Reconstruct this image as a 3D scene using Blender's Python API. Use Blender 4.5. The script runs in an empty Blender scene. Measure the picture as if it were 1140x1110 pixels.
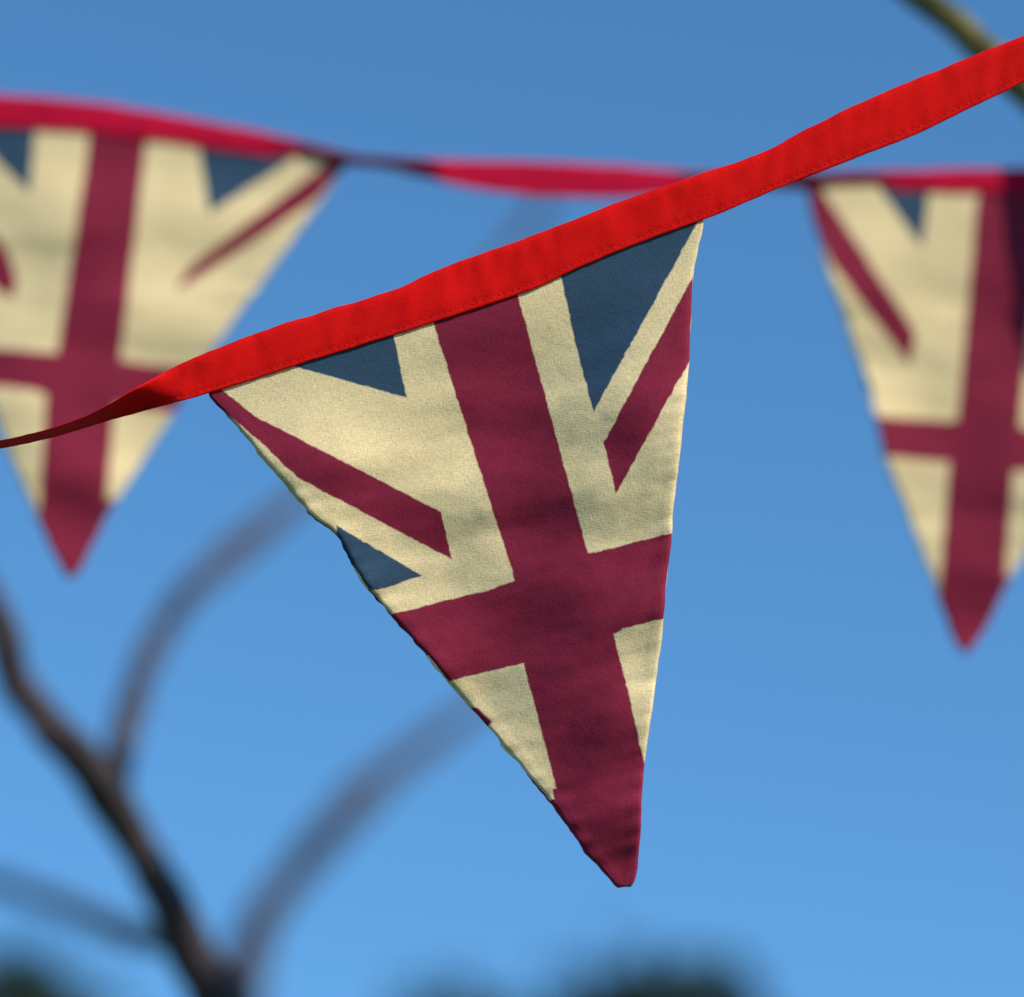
import bpy, math, random
from mathutils import Vector, noise, Matrix
random.seed(7)
S=bpy.context.scene
# ---------------------------------------------------------------- camera
PITCH=math.radians(24); LENS=150.0; CZ=1.6
cam_d=bpy.data.cameras.new("camera"); cam=bpy.data.objects.new("camera",cam_d)
S.collection.objects.link(cam); S.camera=cam
cam.location=(0,0,CZ); cam.rotation_euler=(math.radians(90)+PITCH,0,0)
cam_d.lens=LENS; cam_d.sensor_width=36; cam_d.clip_end=2000; cam_d.clip_start=0.05
cam_d.dof.use_dof=True; cam_d.dof.aperture_fstop=4.8; cam_d.dof.aperture_blades=0
C,Sn=math.cos(PITCH),math.sin(PITCH)
Y1,Y2=1.55,2.08
cam_d.dof.focus_distance=Y1/C
K=36/LENS/1140
def at(px,py,Y,lean=0.0):
    """real-world point (metres) in the upright (or slightly leaning) cloth plane y=Y"""
    x=(px-570)*K; u=(555-py)*K
    d=Vector((x, C-u*Sn, Sn+u*C))
    zc=CZ+Y*math.tan(PITCH)
    t=(Y+lean*(zc-CZ))/(d.y+lean*d.z)
    return Vector((d.x*t,d.y*t,CZ+d.z*t))
# ---------------------------------------------------------------- helpers
def link(o,parent=None):
    S.collection.objects.link(o)
    if parent: o.parent=parent
    return o
def empty(name):
    e=bpy.data.objects.new(name,None); e.empty_display_size=0.1; return link(e)
def mesh(name,vs,fs,mat=None,parent=None,smooth=True):
    m=bpy.data.meshes.new(name); m.from_pydata([tuple(v) for v in vs],[],fs); m.update()
    if smooth:
        for p in m.polygons: p.use_smooth=True
    o=bpy.data.objects.new(name,m)
    if mat: m.materials.append(mat)
    return link(o,parent)
def interp(pts,x):
    if x<=pts[0][0]: return pts[0][1]
    for (a,b),(c,d) in zip(pts,pts[1:]):
        if x<=c:
            return b+(d-b)*(x-a)/(c-a)
    return pts[-1][1]
def sm(pts,x,w=14):
    return (interp(pts,x-w)+2*interp(pts,x)+interp(pts,x+w)+interp(pts,x-w/2)*2+interp(pts,x+w/2)*2)/8
def polyl(pts,n):
    L=[0]
    for a,b in zip(pts,pts[1:]): L.append(L[-1]+math.dist(a,b))
    xs=[(l,p[0]) for l,p in zip(L,pts)]; ys=[(l,p[1]) for l,p in zip(L,pts)]
    out=[]
    for i in range(n+1):
        s=L[-1]*i/n; w=L[-1]*0.012
        if i in(0,n): w=0
        out.append((sm(xs,s,w) if w else interp(xs,s), sm(ys,s,w) if w else interp(ys,s)))
    return out
# ---------------------------------------------------------------- materials
class NT:
    def __init__(s,name):
        s.m=bpy.data.materials.new(name); s.m.use_nodes=True; s.t=s.m.node_tree
        s.b=s.t.nodes["Principled BSDF"]
        s.out=s.t.nodes["Material Output"]
    def n(s,ty,**kw):
        nd=s.t.nodes.new(ty)
        for k,v in kw.items(): setattr(nd,k,v)
        return nd
    def l(s,a,b): s.t.links.new(a,b)
    def math(s,op,a,b=None,c=None):
        nd=s.n("ShaderNodeMath",operation=op)
        for i,v in enumerate((a,b,c)):
            if v is None: continue
            if isinstance(v,(int,float)): nd.inputs[i].default_value=v
            else: s.l(v,nd.inputs[i])
        return nd.outputs[0]
    def noise(s,vec,scale,detail=3,rough=.5):
        nd=s.n("ShaderNodeTexNoise"); s.l(vec,nd.inputs["Vector"])
        nd.inputs["Scale"].default_value=scale; nd.inputs["Detail"].default_value=detail
        nd.inputs["Roughness"].default_value=rough
        return nd
    def mapping(s,vec,rot=0,scale=(1,1,1)):
        nd=s.n("ShaderNodeMapping"); s.l(vec,nd.inputs[0]); nd.inputs["Rotation"].default_value=(0,0,rot)
        nd.inputs["Scale"].default_value=scale; return nd.outputs[0]
    def mix(s,fac,a,b,blend='MIX'):
        nd=s.n("ShaderNodeMix",data_type='RGBA',blend_type=blend)
        for i,v in ((0,fac),(6,a),(7,b)):
            if isinstance(v,(int,float)): nd.inputs[i].default_value=v
            elif isinstance(v,tuple): nd.inputs[i].default_value=(*v,1)
            else: s.l(v,nd.inputs[i])
        return nd.outputs[2]
    def maprange(s,v,a,b,c,d):
        nd=s.n("ShaderNodeMapRange"); s.l(v,nd.inputs[0])
        for i,x in enumerate((a,b,c,d)): nd.inputs[i+1].default_value=x
        return nd.outputs[0]
def cloth_finish(N,uv,col,rot,bump=0.17,grain=0.10,spec=.25,sheen=.05,lump=1.8):
    g1=N.noise(N.mapping(uv,rot,(1,.2,1)),760,1,.5).outputs[0]
    g2=N.noise(N.mapping(uv,rot,(.2,1,1)),760,1,.5).outputs[0]
    g=N.math('ADD',g1,g2)
    spk=N.noise(uv,380,2,.65).outputs[0]
    big=N.noise(uv,14,4,.6).outputs[0]
    f=N.math('MULTIPLY',N.maprange(g,.7,1.3,1-grain,1+grain),N.maprange(spk,.3,.7,1-grain*1.5,1+grain*1.5))
    f=N.math('MULTIPLY',f,N.maprange(big,.3,.7,.92,1.08))
    cc=N.n("ShaderNodeVectorMath",operation='SCALE'); N.l(col,cc.inputs[0]); N.l(f,cc.inputs[3])
    N.l(cc.outputs[0],N.b.inputs["Base Color"])
    h=N.math('ADD',g,N.math('MULTIPLY',N.noise(uv,75,2,.5).outputs[0],lump))
    bp=N.n("ShaderNodeBump"); bp.inputs["Strength"].default_value=bump; bp.inputs["Distance"].default_value=0.0006
    N.l(h,bp.inputs["Height"]); N.l(bp.outputs[0],N.b.inputs["Normal"])
    N.b.inputs["Roughness"].default_value=.8
    N.b.inputs["Specular IOR Level"].default_value=spec
    N.b.inputs["Sheen Weight"].default_value=sheen
    tr=N.n("ShaderNodeBsdfTranslucent"); N.l(cc.outputs[0],tr.inputs[0])
    mx=N.n("ShaderNodeMixShader"); mx.inputs[0].default_value=.08
    N.l(N.b.outputs[0],mx.inputs[1]); N.l(tr.outputs[0],mx.inputs[2]); N.l(mx.outputs[0],N.out.inputs[0])
CREAM=(.90,.69,.375); MAROON=(.26,.011,.041); NAVY=(.031,.073,.130)
def flag_mat(name,layers,rot):
    N=NT(name)
    uv0=N.n("ShaderNodeUVMap").outputs[0]
    nz=N.noise(uv0,90,2,.6)
    s1=N.n("ShaderNodeVectorMath",operation='SUBTRACT'); N.l(nz.outputs[1],s1.inputs[0]); s1.inputs[1].default_value=(.5,.5,.5)
    s2=N.n("ShaderNodeVectorMath",operation='SCALE'); N.l(s1.outputs[0],s2.inputs[0]); s2.inputs[3].default_value=.004
    s3=N.n("ShaderNodeVectorMath",operation='ADD'); N.l(uv0,s3.inputs[0]); N.l(s2.outputs[0],s3.inputs[1])
    sep=N.n("ShaderNodeSeparateXYZ"); N.l(s3.outputs[0],sep.inputs[0])
    cmb=N.n("ShaderNodeCombineXYZ"); N.l(sep.outputs[0],cmb.inputs[0]); N.l(sep.outputs[1],cmb.inputs[1]); cmb.inputs[2].default_value=1
    vec=cmb.outputs[0]
    def convex(poly):
        P=[(x/1000,1-y/1000) for x,y in poly]
        cx=sum(p[0] for p in P)/len(P); cy=sum(p[1] for p in P)/len(P)
        r=None
        for a,b in zip(P,P[1:]+P[:1]):
            nx,ny=-(b[1]-a[1]),b[0]-a[0]; l=math.hypot(nx,ny)
            if l<1e-6: continue
            nx/=l; ny/=l; c=-(nx*a[0]+ny*a[1])
            if nx*cx+ny*cy+c<0: nx,ny,c=-nx,-ny,-c
            d=N.n("ShaderNodeVectorMath",operation='DOT_PRODUCT'); N.l(vec,d.inputs[0]); d.inputs[1].default_value=(nx,ny,c)
            r=d.outputs["Value"] if r is None else N.math('MINIMUM',r,d.outputs["Value"])
        return r
    base=N.n("ShaderNodeRGB"); base.outputs[0].default_value=(*CREAM,1); col=base.outputs[0]
    for colr,polys in layers:
        r=None
        for p in polys:
            q=convex(p); r=q if r is None else N.math('MAXIMUM',r,q)
        m=N.maprange(r,-.0009,.0009,0,1)
        col=N.mix(m,col,colr)
    cloth_finish(N,uv0,col,rot)
    return N.m
def ribbon_mat(name,c,rot):
    N=NT(name); uv=N.n("ShaderNodeUVMap").outputs[0]
    b=N.n("ShaderNodeRGB"); b.outputs[0].default_value=(*c,1)
    cloth_finish(N,uv,b.outputs[0],rot,.14,.05,.12,0); return N.m
def sstep(x): x=max(0,min(1,x)); return x*x*(3-2*x)
# ---------------------------------------------------------------- pennant builder
def pennant(name,parent,mat,Lp,Rp,Y,lean,tilt,seed=0,off=(0,0),nu=130,nv=190,amp=1.0,lining=False):
    Ls=polyl(Lp,nv); Rs=polyl(Rp,nv)
    vs=[];uvs=[];fs=[]
    ct,st=math.cos(tilt),math.sin(tilt)
    H=math.dist(Ls[0],Ls[-1])
    for j in range(nv+1):
        (lx,ly),(rx,ry)=Ls[j],Rs[j]
        # stitched edges pucker a little
        q=j*190/nv
        lx+=2.3*noise.noise(Vector((q*.11,seed,3)))+1.2*noise.noise(Vector((q*.35,seed,4)))
        rx+=1.4*noise.noise(Vector((q*.10,seed,7)))+.6*noise.noise(Vector((q*.35,seed,9)))
        W=math.hypot(rx-lx,ry-ly)
        tp=sstep((j/nv*H-38)/120)
        olx,orx=0,0
        if lining:
            ed=sstep(j/nv*9)*sstep((1-j/nv)*12)
            olx=-(2.4+4.2*noise.noise(Vector((q*.16,seed,23)))+1.6*noise.noise(Vector((q*.5,seed,24))))*ed
            orx=(.4+1.5*noise.noise(Vector((q*.12,seed,27))))*ed
        for i in range(nu+1):
            u=i/nu
            x=lx+olx+(rx+orx-lx-olx)*u; y=ly+(ry-ly)*u
            a=x*ct+y*st; b=-x*st+y*ct
            eL=u*W; eR=(1-u)*W; e=min(eL,eR)
            w=4.8*math.sin(a/88+seed+b/250)
            w+=3.2*noise.noise(Vector((a/130,b/80,seed)))*1.4
            w+=.46*noise.noise(Vector((a/85+seed+b/160,b/26,seed+5)))
            w+=.18*noise.noise(Vector((a/32+seed,b/15,seed+8)))
            w+=.24*noise.noise(Vector(((a+b)/24,(a-b)/90,seed+14)))
            w+=.8*math.exp(-e/18)*noise.noise(Vector((b/12,seed,11)))      # pucker at seam
            w*=tp
            w+=.06*noise.noise(Vector((a/14,b/9,seed+2)))
            w-=.15*math.exp(-(e-9)**2/40)                                   # padded turned-in hem
            if lining: w+=1.0
            else: w+=.8*max(0,1-e/3.5)**2*min(1,tp)                          # rolled rim
            vs.append(at(x+off[0],y+off[1],Y+w*amp*.001,lean))
            if lining: uvs.append(((x+34)/1000,1-(y+26)/1000))
            else: uvs.append((x/1000,1-y/1000))
    n=nu+1
    for j in range(nv):
        for i in range(nu):
            q=j*n+i; fs.append((q,q+1,q+n+1,q+n))
    o=mesh(name,vs,fs,mat,parent)
    ul=o.data.uv_layers.new(name="UVMap")
    for lp in o.data.loops: ul.data[lp.index].uv=uvs[lp.vertex_index]
    so=o.modifiers.new("cloth_thickness",'SOLIDIFY'); so.thickness=.0006; so.offset=0
    return o
# ---------------------------------------------------------------- ribbon builder
def ribbon(name,parent,mat,up,lo,x0,x1,Y,lean,W,th=1.1,step=3,seed=0,twist=1,stitch_mat=None,thb=None):
    vs=[];fs=[];uvs=[]
    thb=thb or th
    prof=[(0,.0),(.015,.45),(.05,.8),(.12,1),(.25,1.02),(.4,1),(.55,1),(.68,1.03),(.78,1.03),(.85,.94),(.89,.86),(.93,.98),(.975,.98),(1,.8)]
    ring=[(q,-t) for q,t in prof]+[(q,t) for q,t in reversed(prof[1:])]
    n=len(ring)
    nst=int((x1-x0)/step)
    for s in range(nst+1):
        x=x0+step*s
        yu=sm(up,x,22); yl=sm(lo,x,22)
        yu+=1.0*noise.noise(Vector((x/26,seed,1)))+.3*noise.noise(Vector((x/9,seed,6)))
        yl+=.7*noise.noise(Vector((x/22,seed,2)))+.25*noise.noise(Vector((x/7,seed,8)))
        w=abs(yl-yu); dep=math.sqrt(max(0,W*W-w*w))*twist
        dep*=sstep((W*.76-w)/(W*.25))
        slope=(sm(lo,x+10)-sm(lo,x-10))/20
        for q,t in ring:
            y=yu+(yl-yu)*q
            xx=x-slope*(y-(yu+yl)/2)*.7
            wr=.48*noise.noise(Vector((x/34,q*1.3,seed)))+.42*noise.noise(Vector((x/14+q*2,q*2.0,seed+3)))
            wr+=.9*noise.noise(Vector((x/90,q*.6,seed+8)))*(1-q)
            wr*=(1-.5*q)
            wr+=.22*math.exp(-((q-.87)/.09)**2)*noise.noise(Vector((x/5,0,seed+4)))
            dy=(q-.5)*dep*.34
            vs.append(at(xx,y,Y+(wr+t*(th if t<0 else thb)+dy)*.001,lean)); uvs.append((xx/1000,(1-y/1000)))
        if s:
            for i in range(n):
                a=(s-1)*n+i;b=(s-1)*n+(i+1)%n
                fs.append((a,b,b+n,a+n))
    o=mesh(name,vs,fs,mat,parent)
    ul=o.data.uv_layers.new(name="UVMap")
    for lp in o.data.loops: ul.data[lp.index].uv=uvs[lp.vertex_index]
    if stitch_mat:
        sv=[];sf=[]
        x=x0+20
        while x<x1-20:
            s0=int((x-x0)/step)
            L=4.6
            ia=10  # groove point on front profile
            p0=vs[s0*n+ia]; s1=min(nst,int((x+L-x0)/step)+1); p1=vs[s1*n+ia]
            d=(p1-p0); p1=p0+d*min(1,L/((s1-s0)*step))
            upv=Vector((0,0,1)); f=Vector((0,-1,0)); r=.00023
            ringp=[upv*r,f*r*1.3,-upv*r,-f*r]
            b=len(sv)
            sv.append(p0+f*-.0001); 
            for c in (.25,.75):
                for w_ in ringp: sv.append(p0+(p1-p0)*c+w_)
            sv.append(p1+f*-.0001)
            for i in range(4):
                j=(i+1)%4
                sf.append((b,b+1+i,b+1+j)); sf.append((b+1+i,b+5+i,b+5+j,b+1+j)); sf.append((b+9,b+5+j,b+5+i))
            x+=7.4+random.uniform(-.5,.5)
        mesh("stitching",sv,sf,stitch_mat,parent)
    return o
# ================================================================ front bunting
A=math.radians(-15)
front=[
 (NAVY,[[(300,400),(325,407),(461,479),(436,366),(430,340)],
        [(621,290),(640,380),(661,459),(779,243),(760,215)],
        [(374,585),(470,641),(420,657),(408,655),(380,620)]]),
 (MAROON,[
   [(474,335),(482,360),(520,500),(566,675),(664,650),(655,617),(620,475),(576,305)],
   [(425,686),(560,653),(580,648),(600,733),(583,738),(487,761)],
   [(550,655),(662,614),(693,702),(573,740)],
   [(645,620),(655,617),(760,590),(750,686),(683,703),(670,706)],
   [(577,715),(676,680),(700,772),(719,860),(622,908),(597,815),(583,738)],
   [(612,880),(619,896),(640,1010),(750,1010),(718,852),(715,840)],
   [(600,890),(616,890),(720,855),(740,1010),(640,1010)],
   [(264,454),(282,463),(491,570),(503,623),(330,531),(290,492)],
   [(215,430),(240,428),(284,464),(290,492)],
   [(672,493),(780,292),(785,370),(686,549)],
   [(521,786),(532,788),(548,804),(540,812)],
 ])]
m_front=flag_mat("union_jack_cotton",front,A)
m_rib=ribbon_mat("red_bias_tape",(.80,.004,.003),A)
m_st=NT("red_thread"); m_st.b.inputs["Base Color"].default_value=(.30,.002,.003,1); m_st.b.inputs["Roughness"].default_value=.7; m_st=m_st.m
bunt=empty("union_jack_bunting")
Lf=[(243,421),(230,437),(272,482),(300,517),(325,548),(350,577),(374,590),(388,618),(411,655),(436,684),(466,718),(497,752),(522,785),(545,808),(580,852),(618,898),(655,950),(672,972),(683,984),(689,988)]
Rf=[(768,231),(786,243),(777,275),(771,310),(769,345),(767,400),(757,500),(748,580),(741,660),(736,710),(726,790),(716,850),(713,920),(710,960),(706,982),(701,987)]
LEAN=.28
pennant("pennant",bunt,m_front,Lf,Rf,Y1,LEAN,A,seed=1.3,nu=170,nv=250)
pennant("pennant_lining",bunt,m_front,Lf,Rf,Y1,LEAN,A,seed=1.3,nu=170,nv=250,lining=True)
pennant("pennant_2",bunt,m_front,Lf,Rf,Y1,LEAN,A,seed=5.3,off=(1090,-417),nu=60,nv=90)
up=[(-1500,760),(-600,560),(-300,505),(0,491),(60,477),(110,458),(160,428),(210,402),(300,367),(400,336),(440,325),(510,293),(600,263),(700,223),(790,192),(850,173),(880,157),(905,143),(970,112),(1140,42),(1318,-35),(1880,-230),(2400,-420)]
lo=[(-1500,810),(-600,610),(-300,540),(0,500),(60,487),(120,468),(175,453),(228,438),(330,405),(437,372),(480,358),(580,325),(625,303),(700,272),(790,240),(850,214),(930,182),(1000,155),(1060,126),(1140,88),(1318,20),(1880,-175),(2400,-370)]
ribbon("ribbon",bunt,m_rib,up,lo,-1500,2400,Y1,LEAN,52,seed=2.1,stitch_mat=m_st,th=1.4,thb=2.1)
# ================================================================ rear bunting
leftp=[
 (NAVY,[[(216,130),(222,168),(214,250),(325,178),(310,130)],[(-50,120),(-30,150),(33,216),(39,145),(38,120)],
        [(-90,260),(-20,320),(-10,360),(-60,345)]]),
 (MAROON,[
  [(95,120),(64,393),(60,420),(130,425),(134,402),(167,120)],
  [(-60,385),(64,393),(75,394),(70,438),(52,437),(-40,425)],
  [(58,392),(140,402),(130,452),(44,438)],
  [(120,401),(132,402),(300,420),(240,470),(127,450),(115,448)],
  [(52,425),(129,440),(117,570),(78,660),(42,595)],
  [(41,578),(117,556),(140,560),(78,700),(30,600)],
  [(210,298),(196,325),(352,222),(400,170),(372,176)],
  [(-150,130),(-110,150),(8,278),(19,312),(13,334),(-80,260)],
 ])]
rightp=[
 (NAVY,[[(964,190),(986,220),(1026,282),(1033,220),(1033,190)],[(935,385),(948,386),(972,432),(950,440)],
        [(1232,190),(1236,220),(1230,276),(1310,200)]]),
 (MAROON,[
  [(1094,150),(1064,490),(1132,500),(1170,150)],
  [(960,462),(1066,470),(1078,471),(1070,516),(1058,515),(960,506)],
  [(1060,468),(1140,476),(1132,526),(1052,514)],
  [(1122,477),(1134,478),(1300,490),(1260,535),(1128,524),(1116,523)],
  [(1058,500),(1130,505),(1118,650),(1075,760),(1045,665)],
  [(1046,655),(1118,640),(1150,640),(1075,780),(1020,640)],
  [(880,200),(910,204),(1020,372),(1013,408),(925,292)],
  [(1200,370),(1210,400),(1360,250),(1340,215)],
 ])]
B=math.radians(4)
m_l=flag_mat("union_jack_cotton_b",leftp,B); m_r=flag_mat("union_jack_cotton_c",rightp,B)
m_rib2=ribbon_mat("crimson_bias_tape",(.60,.004,.04),B)
bunt2=empty("union_jack_bunting.001")
pennant("pennant",bunt2,m_l,[(-145,115),(-140,135),(-60,340),(-10,452),(12,510),(42,578),(62,620),(73,642)],
        [(368,165),(388,179),(352,230),(241,382),(195,456),(121,570),(92,628),(82,643)],Y2,.2,B,seed=8.1,nu=110,nv=150,amp=1.2)
pennant("pennant_2",bunt2,m_r,[(905,200),(897,212),(921,300),(966,432),(986,512),(1041,652),(1060,710),(1071,726)],
        [(1360,195),(1362,212),(1260,430),(1200,510),(1142,612),(1095,702),(1079,726)],Y2,.2,B,seed=12.4,nu=110,nv=150,amp=1.2)
up2=[(-1500,40),(-600,70),(-150,95),(0,105),(100,113),(200,130),(300,149),(385,170),(400,174),(480,178),(600,180),(700,185),(780,192),(850,193),(900,193),(1000,190),(1140,186),(1400,185),(2400,130)]
lo2=[(-1500,85),(-600,110),(-150,130),(0,141),(100,147),(200,159),(300,174),(380,187),(402,182),(440,190),(500,204),(560,215),(620,220),(700,221),(780,212),(850,209),(900,212),(1000,214),(1140,214),(1400,218),(2400,175)]
ribbon("ribbon",bunt2,m_rib2,up2,lo2,-1500,2400,Y2,.2,36,th=1.7,step=4,seed=6.6)
# ================================================================ trees
def bark(name,c1,c2,scale=60):
    N=NT(name); tc=N.n("ShaderNodeTexCoord").outputs["Object"]
    n1=N.noise(tc,scale,5,.65).outputs[0]; n2=N.noise(tc,scale*.15,2).outputs[0]
    f=N.math('MULTIPLY',N.maprange(n1,.35,.65,0,1),N.maprange(n2,.3,.7,.5,1))
    N.l(N.mix(f,c1,c2),N.b.inputs["Base Color"]); N.b.inputs["Roughness"].default_value=.9
    bp=N.n("ShaderNodeBump"); bp.inputs["Distance"].default_value=.004; N.l(n1,bp.inputs["Height"]); N.l(bp.outputs[0],N.b.inputs["Normal"])
    return N.m
m_bark=bark("grey_brown_bark",(.028,.020,.027),(.10,.072,.072))
m_moss=bark("lichen_bark",(.07,.055,.018),(.26,.22,.055),90)
def catmull(P,per=10):
    out=[]
    Q=[P[0]]+P+[P[-1]]
    for i in range(1,len(Q)-2):
        for k in range(per):
            t=k/per
            out.append(tuple(.5*((2*Q[i][c])+(-Q[i-1][c]+Q[i+1][c])*t+(2*Q[i-1][c]-5*Q[i][c]+4*Q[i+1][c]-Q[i+2][c])*t*t+(-Q[i-1][c]+3*Q[i][c]-3*Q[i+1][c]+Q[i+2][c])*t**3) for c in range(4)))
    out.append(tuple(P[-1])); return out
def tube(vs,fs,pts,sides=12,seed=0,per=10,rough=.12):
    """pts: (x,y,z,r)"""
    P=catmull([tuple(p) for p in pts],per); base=len(vs)
    ref=Vector((.3,.9,.2))
    for i,p in enumerate(P):
        c=Vector(p[:3]); a=Vector(P[max(0,i-1)][:3]); b=Vector(P[min(len(P)-1,i+1)][:3])
        t=(b-a).normalized(); u=t.cross(ref).normalized(); v=t.cross(u)
        r0=p[3]
        for k in range(sides):
            an=2*math.pi*k/sides; d=u*math.cos(an)+v*math.sin(an)
            r=r0*(1+rough*2*noise.noise(c*12+d*.9+Vector((seed,0,0)))+rough*noise.noise(c*45+d*2))
            vs.append(c+d*r)
        if i:
            for k in range(sides):
                q=base+(i-1)*sides; k2=(k+1)%sides
                fs.append((q+k,q+k2,q+sides+k2,q+sides+k))
    fs.append(tuple(base+k for k in range(sides))); fs.append(tuple(base+(len(P)-1)*sides+k for k in reversed(range(sides))))
def L4(l):  # (px,py,Y,r_mm)
    return [(*at(a,b,c),r*.001) for a,b,c,r in l]
def grow(vs,fs,p,d,length,r,depth,rng):
    pts=[(*p,r)]; c=Vector(p); dd=Vector(d)
    n=4; kids=[]
    for i in range(n):
        dd=(dd+Vector((rng.uniform(-.25,.25),rng.uniform(-.25,.25),rng.uniform(-.08,.22)))).normalized()
        c=c+dd*length/n; rr=r*(1-.62*(i+1)/n); pts.append((*c,rr)); kids.append((c.copy(),dd.copy(),rr))
    tube(vs,fs,pts,sides=6 if depth<2 else 8,per=3)
    if depth>0:
        for k in range(1,n):
            cc,d2,rr=kids[k]
            for _ in range(rng.choice((1,2))):
                nd=(d2+Vector((rng.uniform(-1,1),rng.uniform(-1,1),rng.uniform(-.2,.7)))*.9).normalized()
                grow(vs,fs,cc,nd,length*rng.uniform(.5,.75),rr*.75,depth-1,rng)
def trunk_down(top,bx,by,r0,r1):
    t=Vector(top); b=Vector((bx,by,-.05))
    out=[]
    for k in range(5):
        f=k/5; p=b.lerp(t,f); out.append((p.x+.03*math.sin(k*2),p.y,p.z,r0+(r1-r0)*f**.6))
    return out
# near bare tree
vs=[];fs=[]
fk=at(248,1125,2.9)
tube(vs,fs,trunk_down(fk,fk.x+.15,2.95,.075,.028)+L4([(248,1125,2.9,24)]),16)
tube(vs,fs,L4([(252,1140,2.9,24),(238,1105,2.88,21),(205,1045,2.85,17),(165,965,2.8,14.5),(118,880,2.75,15),(60,815,2.7,13),(15,755,2.68,12),(0,690,2.66,10.5),(-60,590,2.65,8),(-160,420,2.6,6),(-220,250,2.6,3)]),14,rough=.2)
tube(vs,fs,L4([(122,885,2.76,11),(132,850,2.9,11),(142,800,3.2,11),(165,732,3.5,11.5),(215,655,3.9,12.5),(290,590,4.2,13),(350,540,4.7,9),(430,440,5.0,5),(520,330,5.1,5),(580,265,5.2,9),(605,228,5.2,8),(612,200,5.2,2)]),12,rough=.2)
tube(vs,fs,L4([(215,1075,2.86,12),(190,1050,3.4,12),(130,1035,4,13),(60,1005,4.5,12),(0,985,4.8,12),(-150,940,5,9),(-300,840,5.1,4)]),12)
mesh("bare_tree",vs,fs,m_bark)
# second bare tree behind
vs=[];fs=[]
fk=at(262,1130,6.2)
tube(vs,fs,trunk_down(fk,fk.x,6.3,.14,.05)+L4([(262,1125,6.2,40)]),16)
tube(vs,fs,L4([(262,1135,6.2,38),(285,1035,6.2,29),(335,965,6.2,23),(385,905,6.2,25),(445,850,6.3,22),(520,795,6.4,12),(600,740,6.5,6),(650,700,6.6,3)]),12,rough=.2)
mesh("bare_tree.001",vs,fs,m_bark)
# tree on the right carrying the string, one lichen-covered limb in view
vs=[];fs=[];rng=random.Random(3)
base=at(2400,-390,1.75)
tube(vs,fs,[(base.x+.12,1.8,-.05,.11),(base.x+.1,1.8,.8,.085),(base.x+.07,1.75,1.6,.07),(base.x+.03,1.7,2.3,.055),(base.x+.1,1.75,3.2,.03),(base.x,1.9,4,.012)],14)
tube(vs,fs,[(base.x+.05,1.72,2.1,.05)]+L4([(1900,480,1.95,17),(1500,330,2.0,13),(1260,195,2.02,11),(1150,105,2.03,9.5),(1100,62,2.04,8.5),(1055,20,2.04,8.5),(1018,-8,2.05,9),(930,-70,2.06,6),(850,-170,2.1,3)]),12,rough=.15)
for h in range(7):
    an=rng.uniform(0,6.28); grow(vs,fs,Vector((base.x+.05,1.72,2.3+h*.22)),Vector((abs(math.cos(an)),math.sin(an)*.6+.5,.6)).normalized(),.9,.02,2,rng)
mesh("bare_tree.002",vs,fs,m_moss)
# tree on the left end of the strings
vs=[];fs=[]
bl=at(-1500,400,1.8)
tube(vs,fs,[(bl.x-.1,1.8,-.05,.12),(bl.x-.07,1.8,.9,.09),(bl.x-.05,1.8,1.9,.075),(bl.x,1.85,2.8,.045),(bl.x-.1,1.9,3.8,.015)],14)
for h in range(8):
    an=rng.uniform(0,6.28); grow(vs,fs,Vector((bl.x-.03,1.83,2.1+h*.2)),Vector((-abs(math.cos(an)),math.sin(an)*.6+.5,.6)).normalized(),.9,.022,2,rng)
mesh("bare_tree.003",vs,fs,m_bark)
# ---------------------------------------------------------------- distant leafy trees (one mass)
N=NT("dark_foliage"); oi=N.n("ShaderNodeTexCoord").outputs["Object"]
f=N.noise(oi,.9,3).outputs[0]; N.l(N.mix(N.maprange(f,.35,.65,0,1),(.018,.035,.014),(.05,.08,.03)),N.b.inputs["Base Color"]); N.b.inputs["Roughness"].default_value=.7
m_leaf=N.m
vs=[];fs=[]
tl=empty("distant_trees")
wv=[];wf=[]
def crown(cx,cy,top,wd,n,rng):
    tube(wv,wf,[(cx,cy,-.1,.26),(cx+.1,cy,top*.3,.2),(cx,cy,top*.6,.12),(cx,cy,top*.95,.03)],8,per=4)
    clumps=[]
    for ci in range(46):
        h=rng.uniform(.38,.97) if ci>2 else .97; rad=wd*math.sin(math.pi*min(1,(1-h)*.85+.1))**.8
        an=rng.uniform(0,6.28); rr=rad*math.sqrt(rng.random())*.85*(1 if ci>2 else .4)
        q=Vector((cx+rr*math.cos(an),cy+rr*math.sin(an),top*h-.25)); clumps.append((q,rng.uniform(.3,.75)))
        tube(wv,wf,[(cx,cy,max(.8,q.z-1.2),.05),((cx+q.x)/2,(cy+q.y)/2,q.z-.5,.035),(q.x,q.y,q.z,.01)],5,per=2)
    for _ in range(n):
        q,r=rng.choice(clumps)
        d=Vector((rng.gauss(0,1),rng.gauss(0,1),rng.gauss(0,.8))).normalized()*r*rng.random()**.4
        p=q+d; s=rng.uniform(.08,.15)
        a=Vector((rng.gauss(0,1),rng.gauss(0,1),rng.gauss(0,1))).normalized(); b=a.cross(Vector((rng.random(),rng.random(),rng.random()+.1))).normalized()
        k=len(vs); vs.extend([p-a*s,p+b*s*.5,p+a*s,p-b*s*.5]); fs.append((k,k+1,k+2,k+3))
rng=random.Random(11)
for px,py,Y,wd in [(722,1052,30,1.9),(10,1046,30,1.9),(515,1092,32,1.5),(-420,1040,33,2.9),(1500,1020,31,2.9),(1250,1170,34,2.6),(290,1190,35,2.6),(-900,1000,34,2.9),(2100,1060,33,2.9)]:
    p=at(px,py,Y); crown(p.x,p.y,p.z,wd,5200,rng)
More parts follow.
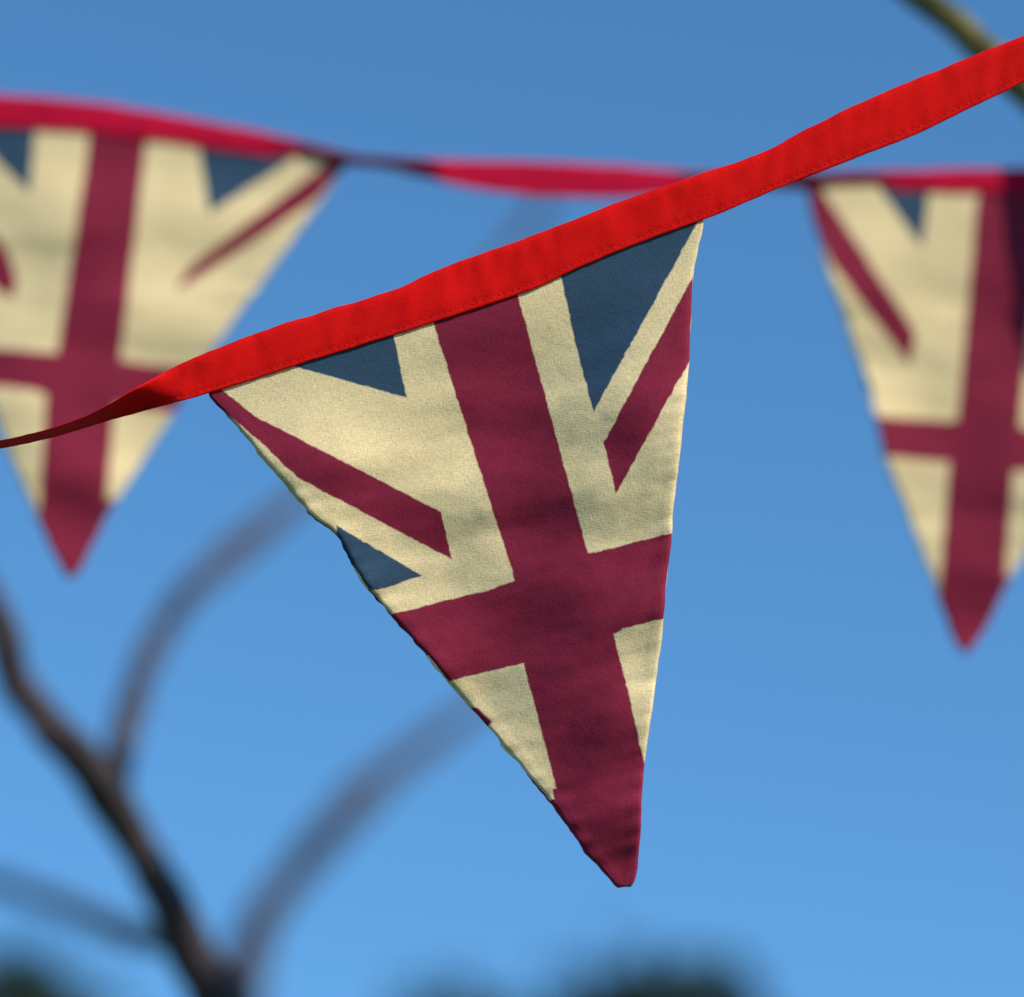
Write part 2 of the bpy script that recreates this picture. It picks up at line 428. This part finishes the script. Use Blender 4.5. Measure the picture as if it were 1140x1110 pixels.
mesh("foliage",vs,fs,m_leaf,tl,smooth=False); mesh("branches",wv,wf,m_bark,tl)
# ---------------------------------------------------------------- ground
N=NT("grass"); g=N.n("ShaderNodeTexCoord").outputs["Object"]
a=N.noise(g,.35,6).outputs[0]; b=N.noise(g,14,5,.7).outputs[0]
N.l(N.mix(N.maprange(N.math('MULTIPLY',a,b),.15,.36,0,1),(.04,.06,.018),(.10,.12,.04)),N.b.inputs["Base Color"]); N.b.inputs["Roughness"].default_value=.95
bp=N.n("ShaderNodeBump"); bp.inputs["Distance"].default_value=.03; N.l(b,bp.inputs["Height"]); N.l(bp.outputs[0],N.b.inputs["Normal"])
gv=[];gf=[]; n=40
for j in range(n+1):
    for i in range(n+1):
        fx=(i/n*2-1); fy=(j/n*2-1); x=600*fx*abs(fx); y=600*fy*abs(fy)
        gv.append((x,y,.06*noise.noise(Vector((x*.1,y*.1,0)))*(1 if max(abs(x),abs(y))<100 else 8)-.03))
for j in range(n):
    for i in range(n):
        q=j*(n+1)+i; gf.append((q,q+1,q+n+2,q+n+1))
mesh("grass_ground",gv,gf,N.m)
# ---------------------------------------------------------------- light
to_sun=Vector((.69,-.62,.60)).normalized()
el=math.asin(to_sun.z); rot=math.atan2(to_sun.x,to_sun.y)
w=bpy.data.worlds.new("World"); S.world=w; w.use_nodes=True
wt=w.node_tree
sk=wt.nodes.new("ShaderNodeTexSky"); sk.sky_type='NISHITA'; sk.sun_disc=False
sk.sun_elevation=el; sk.sun_rotation=rot; sk.air_density=1.0; sk.dust_density=.1; sk.ozone_density=3.0
hs=wt.nodes.new("ShaderNodeMix"); hs.data_type='RGBA'; hs.blend_type='MULTIPLY'; hs.inputs[0].default_value=1
hs.inputs[7].default_value=(.70,1.22,1.47,1)
wt.links.new(sk.outputs[0],hs.inputs[6])
bg=wt.nodes["Background"]; wt.links.new(hs.outputs[2],bg.inputs[0]); bg.inputs[1].default_value=.115
sl=bpy.data.lights.new("sun",'SUN'); sl.energy=4.4; sl.angle=math.radians(.5); sl.color=(1,.91,.77)
so=link(bpy.data.objects.new("sun",sl)); so.rotation_euler=to_sun.to_track_quat('Z','Y').to_euler(); so.location=(3,-3,6)
S.view_settings.view_transform='Standard'; S.view_settings.look='None'; S.view_settings.exposure=0
